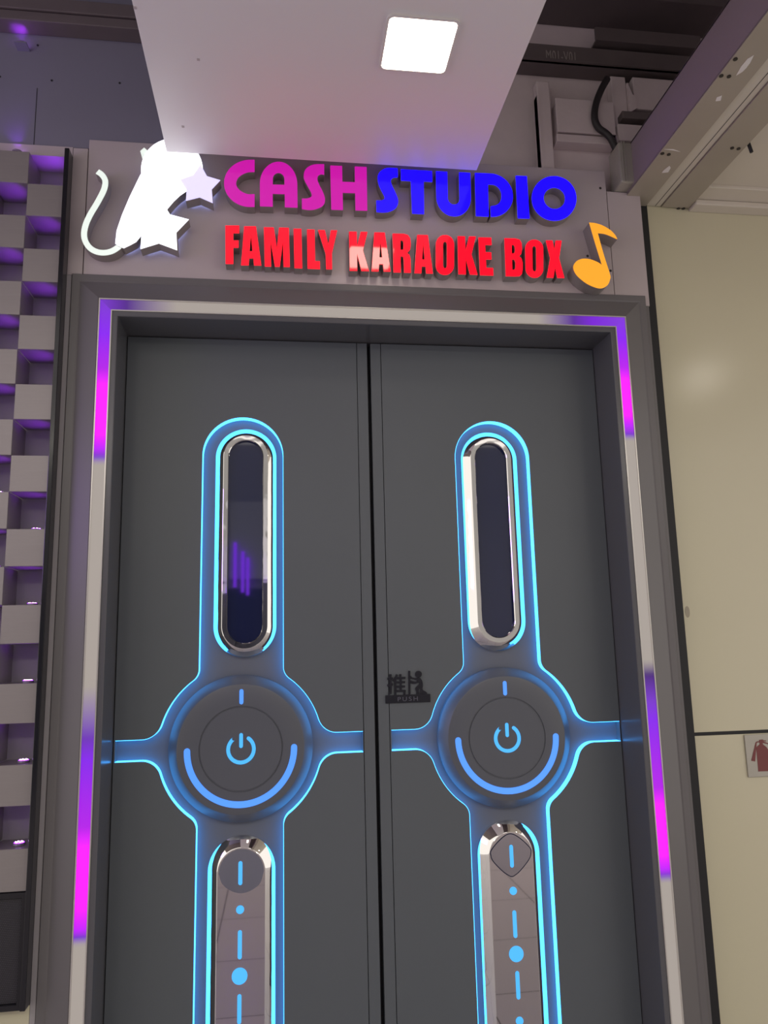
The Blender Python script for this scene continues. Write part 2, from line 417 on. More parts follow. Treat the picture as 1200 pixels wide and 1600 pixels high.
cb = thing('duct_box', 'flat grey metal box mounted on wall above letters of blue word', 'box', (1.15, .08, 3.4))
box('box_body', 1.042, 1.262, .045, .1, 3.400, 3.530, MT['cavity'], cb, .003)
box('box_lid', 1.036, 1.268, .040, .046, 3.395, 3.535, MT['cavity'], cb, .002)
box('box_ledge', 1.036, 1.268, .05, .1, 3.360, 3.392, MT['cavity'], cb, .002)
cd = thing('wall_duct', 'slim grey vertical duct on wall between canopy and flat metal box', 'duct', (1.0, .08, 3.25))
box('duct_body', .972, 1.024, .060, .1, 3.235, 3.62, MT['cavity'], cd, .004)
box('duct_seam', .972, .980, .056, .1, 3.235, 3.56, MT['cavity'], cd)
bk = thing('steel_bracket', 'dusty angled steel bracket fixed between metal box and beam', 'bracket', (1.38, .06, 3.45))
box('upright', 1.275, 1.335, .0605, .0995, 3.1505, 3.665, MT['cavity'], bk, .002)
box('arm', 1.29, 1.62, .02, .1, 3.455, 3.485, MT['darkmetal'], bk, .002)
box('plate', 1.36, 1.55, .05, .1, 3.52, 3.66, MT['cavity'], bk, .003)
extr('gusset', [[(1.335, 3.50), (1.335, 3.63), (1.352, 3.58), (1.365, 3.57), (1.365, 3.52)]], .045, .06, MT['cavity'], bk)
box('crossbar', 1.275, 1.62, .035, .1, 3.37, 3.44, MT['cavity'], bk, .002)
jb = thing('junction_box', 'grey ribbed plastic junction box sitting beside the beam end', 'junction box', (1.28, .02, 3.19))
box('box_body', 1.238, 1.312, -.03, .06, 3.152, 3.315, MT['steel'], jb, .006)
for dx in (.010, .020):
    box('rib', 1.238 + dx, 1.238 + dx + .003, -.034, .06, 3.153, 3.316, MT['steel'], jb, .001)
hp = [at_y(780 + a / 2.857, b / 2.857, .03) for a, b in ((478, 360), (455, 400), (434, 450), (422, 500), (423, 545), (440, 580), (470, 602), (492, 625), (508, 655), (516, 672))]
hp = smooth_pts(hp, (), False, 5)
hs = tube('conduit_hose', [(x, .02, z) for x, z in hp], .013, MT['hose'])
tag(hs, 'black bent conduit hose rising from the grey junction box', 'hose')

# ------------------------------------------------------------------ canopy and lamps
cn = thing('canopy', 'white flat canopy panel overhead running out above the door', 'canopy', (.15, -1.6, 3.141), None, S)
box('panel', -.376, .686, -3.2, -.060, 3.141, 3.158, MT['canopy'], cn, .002)
boxes('edge_frame', [(-.376, -.366, -3.2, -.06, 3.158, 3.26), (.676, .686, -3.2, -.06, 3.158, 3.26), (-.366, .676, -.07, -.06, 3.158, 3.26)], MT['canopy'], cn)
for (a, b) in ((211, 12), (286, 198), (310, 93)):
    x, y = at_z(a, b, 3.141)
    box('screw_head', x - .004, x + .004, y - .004, y + .004, 3.1398, 3.142, mat('screw_paint', (.45, .40, .39), .6), cn)
def rrect(x0, x1, y0, y1, r, n=6):
    return (arc(x1 - r, y1 - r, r, r, 0, 90, n) + arc(x0 + r, y1 - r, r, r, 90, 180, n) + arc(x0 + r, y0 + r, r, r, 180, 270, n) + arc(x1 - r, y0 + r, r, r, 270, 360, n))
def flat_prism(name, loops, z0, z1, material, parent):
    me = extr_mesh(name, loops, 0, z1 - z0)
    for v in me.vertices:
        x, y, z = v.co; v.co = (x, z, z0 + y)
    bm = bmesh.new(); bm.from_mesh(me); bmesh.ops.recalc_face_normals(bm, faces=bm.faces); bm.to_mesh(me); bm.free()
    return link(name, me, material, parent)
def downlight(cx, cy, zc, h, label, material):
    d = thing('downlight', label, 'ceiling light', (cx, cy, zc), 'square downlights')
    flat_prism('bezel', [rrect(cx - h, cx + h, cy - h, cy + h, .018), rrect(cx - h + .007, cx + h - .007, cy - h + .007, cy + h - .007, .014)], zc - .006, zc + .001, MT['white'], d)
    flat_prism('diffuser', [rrect(cx - h + .009, cx + h - .009, cy - h + .009, cy + h - .009, .013)], zc - .004, zc + .001, material, d)
    return d
downlight(.380, -.606, 3.141, .1, 'lit square downlight in the white canopy above the door', MT['lamp'])
downlight(2.70, -1.77, 3.165, .1, 'square downlight in beige ceiling reflected as highlight on right wall', MT['lampcor'])

# ------------------------------------------------------------------ block wall with purple puck lights
ORD = ['first', 'second', 'third', 'fourth', 'fifth', 'sixth', 'seventh', 'eighth', 'ninth', 'tenth', 'eleventh']
PZ = .1158; Z0 = .837
bmx = bmesh.new(); box_bm(bmx, -.0565, .0565, 0, .124, .0006, PZ - .0006)
bmesh.ops.bevel(bmx, geom=bmx.edges[:], offset=.0008, segments=1, affect='EDGES')
me_block = bpy.data.meshes.new('wall_block'); bmx.to_mesh(me_block); bmx.free(); me_block.materials.append(MT['block'])
def disc_mesh(name, r, z0, z1, n=20, mt=None):
    me = bpy.data.meshes.new(name); bm = bmesh.new()
    bmesh.ops.create_cone(bm, cap_ends=True, segments=n, radius1=r, radius2=r * .94, depth=z1 - z0, matrix=Matrix.Translation((0, 0, (z0 + z1) / 2)))
    bm.to_mesh(me); bm.free(); me.materials.append(mt); return me
me_pb = disc_mesh('puck_body', .0175, 0, .006, 24, MT['puck']); me_pl = disc_mesh('puck_lens', .0145, .006, .0075, 20, MT['led_purple'])
me_dot = disc_mesh('led_dot', .0026, .0075, .009, 8, MT['led_white'])
puck0 = None
def puck(x, y, z, label):
    global puck0
    if puck0 is None:
        o = thing('puck_light', label, 'puck light', (x, y, z), 'purple puck lights')
        for nm, me in (('body', me_pb), ('lens', me_pl)):
            c = bpy.data.objects.new(nm, me); COL.objects.link(c); c.parent = o
        for i in range(6):
            c = bpy.data.objects.new('led_dot', me_dot); COL.objects.link(c); c.parent = o
            c.location = (.0095 * math.cos(i * math.pi / 3), .0095 * math.sin(i * math.pi / 3), 0)
        sl = bpy.data.lights.new('puck_beam', 'SPOT'); sl.energy = .8; sl.color = (.30, .02, 1.0); sl.spot_size = math.radians(70); sl.spot_blend = .8; sl.shadow_soft_size = .012
        c = bpy.data.objects.new('puck_beam', sl); COL.objects.link(c); c.parent = o; c.location = (0, 0, .010)
        c.rotation_euler = (math.pi, math.radians(-14), 0)
        puck0 = o; return o
    o = puck0.copy(); COL.objects.link(o); o.location = (x, y, z); o['label'] = label
    for ch in puck0.children:
        c = ch.copy(); COL.objects.link(c); c.parent = o
    return o
for ci, (cx, par, cname) in enumerate(((-.886, 1, 'left'), (-.772, 0, 'right'))):
    rows = [k for k in range(19 if par else 18, -1, -2)]
    for i, k in enumerate(rows):
        z = Z0 + PZ * k
        b = bpy.data.objects.new('wall_block', me_block); COL.objects.link(b); b.location = (cx, 0, z)
        where = 'bottom' if k == 0 else ('topmost' if i == 0 else ORD[i] + ' from the top')
        tag(b, 'brushed metal wall block, %s in the %s column of blocks' % (where, cname), 'wall block', 'protruding blocks of the wall')
        puck(cx + .014, .014 if k == 19 else .050, z + PZ, 'purple puck light on the %s block of the %s column, counted from top' % (ORD[i], cname))
x, z = at_y(32, 66, 0)
puck(x, .015, z, 'lone purple puck light high on wall at upper left')
box('shelf_clip', x - .02, x + .02, -.004, .036, z - .004, z, MT['upper'], uw)
tag(box('black_edging', -.7145, -.6995, -.014, .06, .53, 3.166, MT['black'], None, .002), 'glossy black vertical edging bar beside the block wall', 'edging')
mp_ = thing('mesh_panel', 'black woven mesh panel in dark frame below the block wall', 'panel', (-.95, 0, .53))
box('mesh', -1.2, -.726, .006, .1, .545, .820, MT['mesh'], mp_)
boxes('frame', [(-1.2, -.716, -.006, .1, .822, .836), (-1.2, -.716, -.006, .1, .530, .544), (-.726, -.716, -.006, .1, .544, .822)], MT['black'], mp_)

# ------------------------------------------------------------------ door frame and its LED strip
def frame_sweep(name, prof, material, parent, closed=False, parts=('L', 'T', 'R')):
    """profile of (distance out from the opening, y) carried up the left jamb, over the head and down the right"""
    V = []; Fc = []
    for d, y in prof:
        V += [(XL - d, y, 0), (XL - d, y, ZT + d), (XR + d, y, ZT + d), (XR + d, y, 0)]
    n = len(prof)
    for j in range(n if closed else n - 1):
        k = (j + 1) % n
        for i, q in enumerate(('L', 'T', 'R')):
            if q in parts: Fc.append((j * 4 + i, j * 4 + i + 1, k * 4 + i + 1, k * 4 + i))
    used = sorted({i for f in Fc for i in f}); ix = {q: i for i, q in enumerate(used)}
    return link(name, mesh_of(name, [V[i] for i in used], [tuple(ix[i] for i in f) for f in Fc]), material, parent)
fr = thing('door_frame', 'grey metal door surround with sloped moulding round both leaves', 'door frame', (.32, .1, 0), None, S)
frame_sweep('jamb', [(0, .20), (0, .001), (.003, 0), (.0175, 0), (.0175, .03), (.0175, .20)], MT['jamb'], fr, True)
frame_sweep('moulding', [(.0605, .03), (.0605, .002), (.063, .0), (.129, .026), (.134, .0245), (.154, .0245), (.156, .0265), (.156, .09), (.0605, .09)], MT['frame'], fr, True)
frame_sweep('backing', [(.0175, .012), (.0605, .012), (.0605, .03), (.0175, .03)], MT['gap'], fr, True)
ls = thing('led_strip', 'aluminium LED strip framing the door, with purple running light', 'LED strip', (.32, .0, 0))
frame_sweep('rail', [(.0178, .011), (.0178, -.003), (.0215, -.003), (.0215, .011)], MT['alu'], ls, True)
frame_sweep('rail', [(.0565, .011), (.0565, -.003), (.0602, -.003), (.0602, .011)], MT['alu'], ls, True)
K0 = (.33, .29, .26); LAV = srgb(150, 60, 255); PUR = srgb(185, 0, 240); MAG = (1, 0, 1); VIO = srgb(140, 20, 250)
dim = lambda c, k: tuple(q * k for q in c)
OFF = (.035, .033, .033)
ML = led_ramp('led_left', 'Z', .4, 2.7, [(.685, K0), (.705, dim(LAV, .5)), (.725, PUR), (.80, MAG), (.93, MAG), (1.0, dim(PUR, .8)), (1.19, dim(VIO, .75)), (1.25, dim(LAV, .4)), (1.40, K0),
                                         (2.085, K0), (2.11, dim(LAV, .5)), (2.14, PUR), (2.20, MAG), (2.33, MAG), (2.40, dim(PUR, .8)), (2.52, dim(VIO, .8)), (2.62, dim(LAV, .55))], OFF)
MTp = led_ramp('led_head', 'X', -.6, 1.25, [(-.58, dim(LAV, .5)), (-.50, dim(LAV, .22)), (-.34, K0), (.90, K0), (1.03, dim(LAV, .25)), (1.10, dim(VIO, .6)), (1.21, dim(LAV, .6))], OFF)
MR = led_ramp('led_right', 'Z', .4, 2.7, [(.745, K0), (.765, dim(LAV, .5)), (.785, PUR), (.84, MAG), (.96, MAG), (1.03, dim(PUR, .8)), (1.24, dim(VIO, .75)), (1.30, dim(LAV, .5)), (1.385, dim(LAV, .15)), (1.43, K0),
                                          (2.185, K0), (2.205, dim(LAV, .5)), (2.24, PUR), (2.29, MAG), (2.39, MAG), (2.45, dim(PUR, .85)), (2.56, dim(VIO, .8)), (2.63, dim(LAV, .6))], OFF)
for q, m in (('L', ML), ('T', MTp), ('R', MR)):
    frame_sweep('diffuser', [(.0216, .011), (.0216, .0015), (.0564, .0015), (.0564, .011)], m, ls, True, (q,))

# ------------------------------------------------------------------ door leaves
def fillet(a, b, c, d, n): return None
def emblem_outline(ax, xl, xr, hw=.137, R=.263, ha=.0335, zc=1.1905, zt=2.155, zb=.257, rb=.045, ra=.062):
    """bar with round ends + big circle + two arms, with soft inside corners; counter-clockwise from the right arm"""
    def quarter(xe):
        # first quadrant: from arm end (xe, ha) to the bar (hw, high), in offsets
        # arm fillet: centre (fx, ha+ra), tangent to the circle from outside
        fy = ha + ra; fx = math.sqrt((R + ra) ** 2 - fy ** 2)
        gx = hw + rb; gy = math.sqrt((R + rb) ** 2 - gx ** 2)
        a_f = math.degrees(math.atan2(fy, fx)); a_g = math.degrees(math.atan2(gy, gx))
        pts = [(xe, ha)]
        pts += arc(fx, fy, ra, ra, 270, 180 + a_f, 10)
        pts += arc(0, 0, R, R, a_f, a_g, 14)[1:-1]
        pts += arc(gx, gy, rb, rb, 180 + a_g, 180, 8)
        return pts
    qr = quarter(xr - ax); ql = quarter(ax - xl)
    out = [(ax + x, zc + y) for x, y in qr]
    out += arc(ax, zt, hw, hw, 0, 180, 32)
    out += [(ax - x, zc + y) for x, y in ql[::-1]]
    out += [(ax - x, zc - y) for x, y in ql]
    out += arc(ax, zb, hw, hw, 180, 360, 32)
    out += [(ax + x, zc - y) for x, y in qr[::-1]]
    return out

def door(name, label, x0, x1, stile_left, ax, bx, lx, dx, mx, end_refl):
    d = thing(name, label, 'door', ((x0 + x1) / 2, YR, 0), None, S)
    z0, z1 = .008, ZT - .004
    s = .037
    if stile_left: sx0, sx1, fx0, fx1 = x0, x0 + s - .0012, x0 + s + .0012, x1
    else: sx0, sx1, fx0, fx1 = x1 - s + .0012, x1, x0, x1 - s - .0012
    box('core', x0, x1, YR, .225, z0, z1, MT['recess'], d)
    em = emblem_outline(ax, fx0 + .004, fx1 - .0015)
    extr('skin', [[(fx0, z0), (fx1, z0), (fx1, z1), (fx0, z1)], em], YS, YR, MT['door'], d)
    box('stile', sx0, sx1, YS, YR, z0, z1, MT['door'], d)
    o_, i_ = inset(em, .0001), inset(em, .0014)
    h_ = len(em) // 2
    for a_, b_, w_ in ((0, h_, 'upper'), (h_, len(em), 'lower')):
        li = extr('led_edge', [o_[a_:b_] + i_[a_:b_][::-1]], YS - .0006, YR - .0003, MT['cyan_edge'], d)
        li['label'] = 'glowing cyan light edge round %s half of recessed emblem' % w_
    # upper window
    bz = capsule_sweep('window_bezel', bx, 2.150, 1.576, [(.103, YR), (.103, .1725), (.0875, .1570), (.0765, .1472), (.074, .1460), (.0595, .146), (.057, .1485), (.0565, .166)], MT['chrome'], d)
    bz['label'] = 'chrome capsule frame round dark glass'
    extr('window_glass', [capsule(bx, .0568, 2.150, 1.576)], .162, .178, MT['glass'], d)
    # big dial
    di = lathe('dial', dx, 1.1865, [(.2305, YR), (.2305, .170), (.2285, .1665), (.2015, .1405), (.1985, .1395), (.1335, .1395), (.1325, .1425), (.1295, .1425), (.1285, .1395), (.0001, .1395)], MT['disc'], d)
    yf0, yf1 = .1375, .141
    lp = arc(dx, 1.1845, .1785, .1785, 180, 360, 60) + arc(dx + .1685, 1.1845, .010, .010, 0, 180, 8)[1:] + arc(dx, 1.1845, .1585, .1585, 360, 180, 60)[1:] + arc(dx - .1685, 1.1845, .010, .010, 0, 180, 8)[1:-1]
    extr('lit_arc', [lp], yf0, yf1, MT['blue_mark'], di)
    extr('lit_dash', [capsule(dx, .0065, 1.3660, 1.3310, 8)], yf0, yf1, MT['blue_mark'], di)
    pz = 1.1845; rm = .0405; w = .0058; g = 35
    pw = arc(dx, pz, rm + w, rm + w, 90 + g, 450 - g, 48) + arc(dx + rm * math.sin(math.radians(g)), pz + rm * math.cos(math.radians(g)), w, w, 90 - g, 270 - g, 6)[1:-1] \
        + arc(dx, pz, rm - w, rm - w, 450 - g, 90 + g, 48) + arc(dx - rm * math.sin(math.radians(g)), pz + rm * math.cos(math.radians(g)), w, w, 270 + g, 90 + g + 0, 6)[1:-1]
    pw2 = capsule(dx, w, 1.2290, 1.1945, 8)
    me = extr_mesh('power_symbol', [pw], yf0, yf1); me2 = extr_mesh('p2', [pw2], yf0, yf1)
    bm = bmesh.new(); bm.from_mesh(me); bm.from_mesh(me2); bm.to_mesh(me); bm.free()
    link('power_symbol', me, MT['cyan_mark'], di)
    # lower chrome panel
    lz = capsule_sweep('panel_bezel', lx, .812, .257, [(.105, YR), (.105, .1735), (.0885, .1570), (.0765, .1472), (.074, .1460), (.0725, .146), (.072, .149)], MT['chrome'], d)
    lz['label'] = 'chrome capsule frame round the mirror plate'
    pl = extr('mirror_plate', [capsule(lx, .0723, .812, .257)], .1475, .176, MT['plate'], d)
    y0, y1 = .1455, .1485
    for zt_, zb_ in ((.846, .776), (.645, .563), (.464, .382), (.254, .180)):
        extr('lit_dash', [capsule(mx, .0062, zt_ - .006, zb_ + .006, 8)], y0, y1, MT['cyan_mark'], pl)
    for zc_, r_ in ((.7045, .0122), (.515, .0238), (.319, .0122)):
        extr('lit_dot', [circle(mx, zc_, r_, 32)], y0, y1, MT['cyan_mark'], pl)
    if end_refl == 'round':  # coloured shapes standing in for reflections at the top of the mirror plate
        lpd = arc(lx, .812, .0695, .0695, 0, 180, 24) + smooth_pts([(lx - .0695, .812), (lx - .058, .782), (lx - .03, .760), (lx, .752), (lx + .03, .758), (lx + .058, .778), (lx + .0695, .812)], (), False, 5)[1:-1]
        extr('painted_reflection', [lpd], .1468, .1480, MT['end_refl'], pl)
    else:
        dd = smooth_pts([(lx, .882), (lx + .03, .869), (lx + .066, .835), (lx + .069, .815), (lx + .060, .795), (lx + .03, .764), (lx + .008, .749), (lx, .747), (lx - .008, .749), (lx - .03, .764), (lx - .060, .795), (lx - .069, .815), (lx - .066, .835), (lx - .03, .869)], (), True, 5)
        extr('painted_reflection', [inset(dd, .003)], .1464, .1478, MT['end_refl_pale'], pl)
        extr('painted_reflection_edge', [dd], .1468, .1482, MT['end_refl_dark'], pl)  # dark rim of the reflection shape, put in as colour
    return d
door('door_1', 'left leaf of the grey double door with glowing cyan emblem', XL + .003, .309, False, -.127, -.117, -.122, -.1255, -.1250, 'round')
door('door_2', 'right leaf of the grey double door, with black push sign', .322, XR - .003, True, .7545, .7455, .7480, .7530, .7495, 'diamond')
tag(box('trim_6', .306, .325, .2, .23, .01, ZT, MT['gap']), 'black gap between the two grey door leaves', 'trim', None, S)
tag(box('wall_behind', XL - .05, XR + .05, .228, .26, 0, ZT + .05, MT['gap']), 'dark backing behind the closed door leaves', 'wall', None, S)

# push sign
ps = thing('push_sign', 'small black push sign with figure and characters on right leaf', 'sign', (.42, YS, 1.31))
ya, yb = YS - .005, YS - .0005
box('base_bar', .3465, .4985, ya, yb, 1.3105, 1.3365, MT['sign_black'], ps)
link('lettering', text_mesh('lettering', 'PUSH', .4215, 1.3165, .0195, ya - .0006, ya + .0004, 1.25, 1.35), MT['sign_text'], ps)
Zp = lambda pts: px_loop(pts, (580, 1020), 10, ya)
def strokes(name, lst, parent):
    bm = bmesh.new()
    for i, (pts, w) in enumerate(lst):
        me = extr_mesh('s', [stroke_outline(Zp(pts), w)], ya - i * 2e-5, yb)
        bm.from_mesh(me); bpy.data.meshes.remove(me)
    me = bpy.data.meshes.new(name); bm.to_mesh(me); bm.free()
    return link(name, me, MT['sign_black'], parent)
W = .0068
strokes('character', [([(255, 405), (340, 400)], W), ([(300, 335), (303, 560), (300, 640)], W * 1.2), ([(298, 638), (270, 630)], W), ([(255, 515), (340, 490)], W * 1.1),
                      ([(405, 340), (385, 385), (345, 445)], W), ([(455, 335), (460, 395)], W), ([(378, 390), (378, 660)], W * 1.1), ([(380, 397), (535, 392)], W),
                      ([(380, 462), (530, 458)], W * .95), ([(380, 530), (530, 525)], W * .95), ([(380, 600), (540, 594)], W * .95), ([(462, 395), (462, 598)], W), ([(520, 600), (522, 655)], W)], ps)
extr('door_pictogram', [Zp([(580, 282), (610, 282), (614, 652), (584, 652)])], ya, yb, MT['sign_black'], ps)
hx, hz = Zp([(740, 335)])[0]
fg = [(752, 385), (790, 425), (808, 500), (805, 575), (850, 605), (872, 640), (770, 642), (765, 605), (772, 565), (760, 548), (746, 585), (746, 645), (708, 645), (708, 610), (694, 580), (692, 550), (718, 520), (750, 490),
      (755, 462), (735, 464), (690, 484), (630, 480), (612, 458), (620, 432), (688, 452), (720, 432), (650, 412), (613, 392), (612, 360), (650, 385), (700, 396), (726, 385)]
extr('figure_body', [smooth_pts(Zp(fg), (), True, 3)], ya, yb, MT['sign_black'], ps)
extr('figure_head', [circle(hx, hz, .0113, 28)], ya, yb, MT['sign_black'], ps)

# ------------------------------------------------------------------ illuminated letters
YF = -.013
def quad(q, off, s):
    """unit square -> point on the letter-face plane, through the four corners of the letter (tl, tr, br, bl)"""
    c = [at_y(off[0] + a / s, off[1] + b / s, YF) for a, b in q]
    def f(u, v):
        tl, tr_, br, bl = [Vector(k) for k in c]
        return tuple((bl * (1 - u) + br * u) * (1 - v) + (tl * (1 - u) + tr_ * u) * v)
    return f
def letter(ch, loops, m, label, group, bevel=.0):
    xs = [p[0] for p in loops[0]]; zs = [p[1] for p in loops[0]]
    t = thing('channel_letter', label, 'letter', ((min(xs) + max(xs)) / 2, YB, min(zs)), group)
    extr('return', loops, YF + .003, YB, MT['return'], t)
    extr('face', [inset(l, .0006) if i == 0 else inset(l, -.0006) for i, l in enumerate(loops)], YF, YF + .0035, m, t)
    return t
def rr(x0, x1, y0, y1, rx, ry, n=8):
    return (arc(x1 - rx, y1 - ry, rx, ry, 0, 90, n) + arc(x0 + rx, y1 - ry, rx, ry, 90, 180, n) + arc(x0 + rx, y0 + ry, rx, ry, 180, 270, n) + arc(x1 - rx, y0 + ry, rx, ry, 270, 360, n))
G = {
 'F': [[(0, 0), (0, 1), (1, 1), (1, .8), (.57, .8), (.57, .61), (.95, .61), (.95, .42), (.57, .42), (.57, 0)]],
 'A': [[(0, 0), (.16, 1), (.75, 1), (1, 0), (.63, 0), (.60, .18), (.41, .18), (.38, 0)], [(.43, .36), (.49, .78), (.56, .36)]],
 'M': [[(0, 0), (0, 1), (.40, 1), (.5, .48), (.60, 1), (1, 1), (1, 0), (.74, 0), (.74, .62), (.60, 0), (.40, 0), (.26, .62), (.26, 0)]],
 'I': [[(0, 0), (0, 1), (1, 1), (1, 0)]],
 'L': [[(0, 0), (0, 1), (.62, 1), (.62, .2), (1, .2), (1, 0)]],
 'Y': [[(.34, 0), (.34, .40), (0, 1), (.36, 1), (.51, .64), (.66, 1), (1, 1), (.70, .40), (.70, 0)]],
 'K': [[(0, 0), (0, 1), (.40, 1), (.40, .62), (.60, 1), (.97, 1), (.71, .52), (1, 0), (.60, 0), (.40, .42), (.40, 0)]],
 'R': [[(0, 0), (0, 1), (.6, 1), (.82, .97), (.95, .88), (.98, .74), (.95, .6), (.84, .53), (.76, .51), (.9, .46), (.97, .36), (1, 0), (.60, 0), (.58, .35), (.54, .41), (.42, .42), (.42, 0)],
       [(.42, .58), (.42, .83), (.54, .82), (.58, .77), (.58, .65), (.55, .59)]],
 'O': [rr(0, 1, 0, 1, .5, .24), rr(.40, .60, .17, .83, .1, .07)],
 'E': [[(0, 0), (0, 1), (1, 1), (1, .8), (.5, .8), (.5, .61), (.93, .61), (.93, .42), (.5, .42), (.5, .2), (1, .2), (1, 0)]],
 'B': [[(0, 0), (0, 1), (.6, 1), (.84, .97), (.95, .88), (.97, .72), (.93, .6), (.8, .53), (.94, .47), (1, .36), (1, .2), (.95, .07), (.82, .01), (.6, 0)],
       [(.4, .6), (.4, .83), (.52, .82), (.57, .76), (.57, .67), (.52, .61)], [(.4, .17), (.4, .45), (.52, .44), (.58, .38), (.58, .24), (.52, .18)]],
 'X': [[(0, 0), (.24, .52), (.02, 1), (.42, 1), (.51, .74), (.6, 1), (.97, 1), (.76, .52), (1, 0), (.6, 0), (.5, .28), (.39, 0)]],
}
z4 = ((340, 340), 4.2857); z5 = ((600, 350), 3.1579)
RED = [('F', ((51, 52), (146, 52), (146, 309), (53, 309)), z4, 'red illuminated letter F, first letter of the lower red line'),
       ('A', ((155, 57), (292, 57), (294, 320), (156, 318)), z4, 'red illuminated letter A between red F and M'),
       ('M', ((309, 63), (478, 67), (485, 330), (315, 326)), z4, 'red illuminated letter M in the first red word'),
       ('I', ((508, 73), (562, 74), (568, 339), (514, 337)), z4, 'red illuminated narrow letter I between red M and L'),
       ('L', ((598, 78), (683, 80), (687, 344), (602, 341)), z4, 'red illuminated letter L in the first red word'),
       ('Y', ((672, 82), (802, 84), (802, 346), (688, 344)), z4, 'red illuminated letter Y ending the first red word'),
       ('K', ((880, 92), (1009, 94), (1015, 358), (884, 355)), z4, 'red illuminated letter K with white lamp reflection, starting the middle word'),
       ('A', ((1030, 97), (1150, 99), (1160, 361), (1030, 359)), z4, 'red illuminated letter A with white lamp reflection'),
       ('R', ((42, 46), (135, 48), (134, 240), (47, 238)), z5, 'red illuminated letter R in the middle red word'),
       ('A', ((149, 52), (240, 54), (242, 244), (150, 242)), z5, 'red illuminated letter A between red R and O, no lamp reflection'),
       ('O', ((256, 52), (347, 54), (346, 252), (255, 250)), z5, 'red illuminated letter O in the middle word, right before a K'),
       ('K', ((363, 59), (457, 61), (463, 250), (367, 247)), z5, 'red illuminated letter K between red O and E'),
       ('E', ((466, 65), (530, 66), (541, 254), (474, 252)), z5, 'red illuminated letter E ending the middle red word'),
       ('B', ((594, 69), (684, 71), (686, 259), (601, 257)), z5, 'red illuminated letter B starting the last red word'),
       ('O', ((696, 75), (787, 77), (787, 266), (700, 264)), z5, 'red illuminated letter O in the last word, between B and X'),
       ('X', ((797, 80), (880, 81), (891, 266), (803, 264)), z5, 'red illuminated letter X ending the lower red line')]
for ch, q, (off, s), lab in RED:
    f = quad(q, off, s)
    letter(ch, [[f(u, v) for u, v in lp] for lp in G[ch]], MT['red'], lab, 'red letters of the lower line')

zc_ = ((340, 240), 4.6154); zs_ = ((580, 250), 3.5294)
# C
f = quad(((45, 43), (268, 43), (268, 383), (45, 383)), *zc_)
cpt = arc(.88, .5, .88, .5, 90, 270, 40)
C_ = [(1, 0), (1, .27)] + [p for p in arc(1.0, .5, .60, .25, 250, 110, 24)] + [(1, .74), (1, 1)] + arc(.85, .5, .85, .5, 92, 268, 40)
letter('C', [[f(u, v) for u, v in C_]], MT['magenta'], 'magenta illuminated letter C starting the upper line', 'magenta letters of the upper line')
f = quad(((303, 57), (574, 57), (578, 389), (304, 378)), *zc_)
A_ = [[(0, 0), (0, .5)] + arc(.5, .5, .5, .5, 180, 0, 32)[1:-1] + [(1, .5), (1, 0), (.655, 0), (.655, .285), (.345, .285), (.345, 0)],
      [(.35, .49), (.65, .49), (.65, .62)] + arc(.5, .62, .15, .13, 0, 180, 14)[1:-1] + [(.35, .62)]]
letter('A', [[f(u, v) for u, v in lp] for lp in A_], MT['magenta'], 'magenta illuminated round-topped letter A', 'magenta letters of the upper line')
S1 = [(770, 75), (770, 152), (745, 148), (724, 162), (722, 190), (735, 225), (760, 275), (775, 320), (772, 355), (750, 382), (700, 402), (650, 405), (607, 398), (607, 322), (640, 322), (668, 314), (678, 300), (674, 280), (650, 235), (628, 195), (620, 160), (628, 122), (655, 93), (700, 76)]
letter('S', [smooth_pts(px_loop(S1, *zc_, YF), (0, 1, 12, 13), True, 4)], MT['magenta'], 'magenta illuminated letter S', 'magenta letters of the upper line')
f = quad(((811, 84), (1076, 95), (1081, 411), (819, 403)), *zc_)
H_ = [(0, 0), (0, 1), (.33, 1), (.33, .64), (.665, .64), (.665, 1), (1, 1), (1, 0), (.665, 0), (.665, .39), (.33, .39), (.33, 0)]
letter('H', [[f(u, v) for u, v in H_]], MT['magenta'], 'magenta illuminated letter H', 'magenta letters of the upper line')
S2 = [(146, 45), (147, 94), (124, 96), (110, 108), (112, 132), (132, 175), (147, 212), (148, 240), (132, 268), (95, 285), (60, 288), (29, 285), (28, 222), (56, 222), (72, 214), (72, 198), (50, 155), (38, 120), (37, 85), (55, 58), (90, 43)]
letter('S', [smooth_pts(px_loop(S2, *zs_, YF), (0, 1, 11, 12), True, 4)], MT['blue'], 'blue illuminated letter S starting the blue word', 'blue letters of the upper line')
f = quad(((163, 50), (336, 60), (342, 300), (170, 291)), *zs_)
letter('T', [[f(u, v) for u, v in [(.325, 0), (.31, .74), (0, .74), (0, 1), (1, 1), (1, .75), (.725, .75), (.71, 0)]]], MT['blue'], 'blue illuminated letter T', 'blue letters of the upper line')
f = quad(((357, 61), (547, 70), (552, 313), (362, 306)), *zs_)
U_ = [(0, 1), (.33, 1), (.33, .40)] + arc(.5, .40, .17, .14, 180, 360, 14)[1:-1] + [(.67, .40), (.67, 1), (1, 1), (1, .42)] + arc(.5, .42, .5, .42, 0, -180, 30)[1:-1] + [(0, .42)]
letter('U', [[f(u, v) for u, v in U_]], MT['blue'], 'blue illuminated letter U', 'blue letters of the upper line')
f = quad(((572, 70), (780, 79), (785, 318), (578, 308)), *zs_)
D_ = [(0, 0), (0, 1), (.40, 1)] + arc(.40, .5, .60, .5, 88, -90, 32) + [(.395, .005), (.395, .24), (.45, .25)] + arc(.46, .5, .235, .245, -85, 90, 18) + [(.34, .745), (.34, 0)]
letter('D', [[f(u, v) for u, v in D_]], MT['blue'], 'blue illuminated letter D with a slit at its foot', 'blue letters of the upper line')
f = quad(((797, 86), (859, 88), (874, 322), (809, 320)), *zs_)
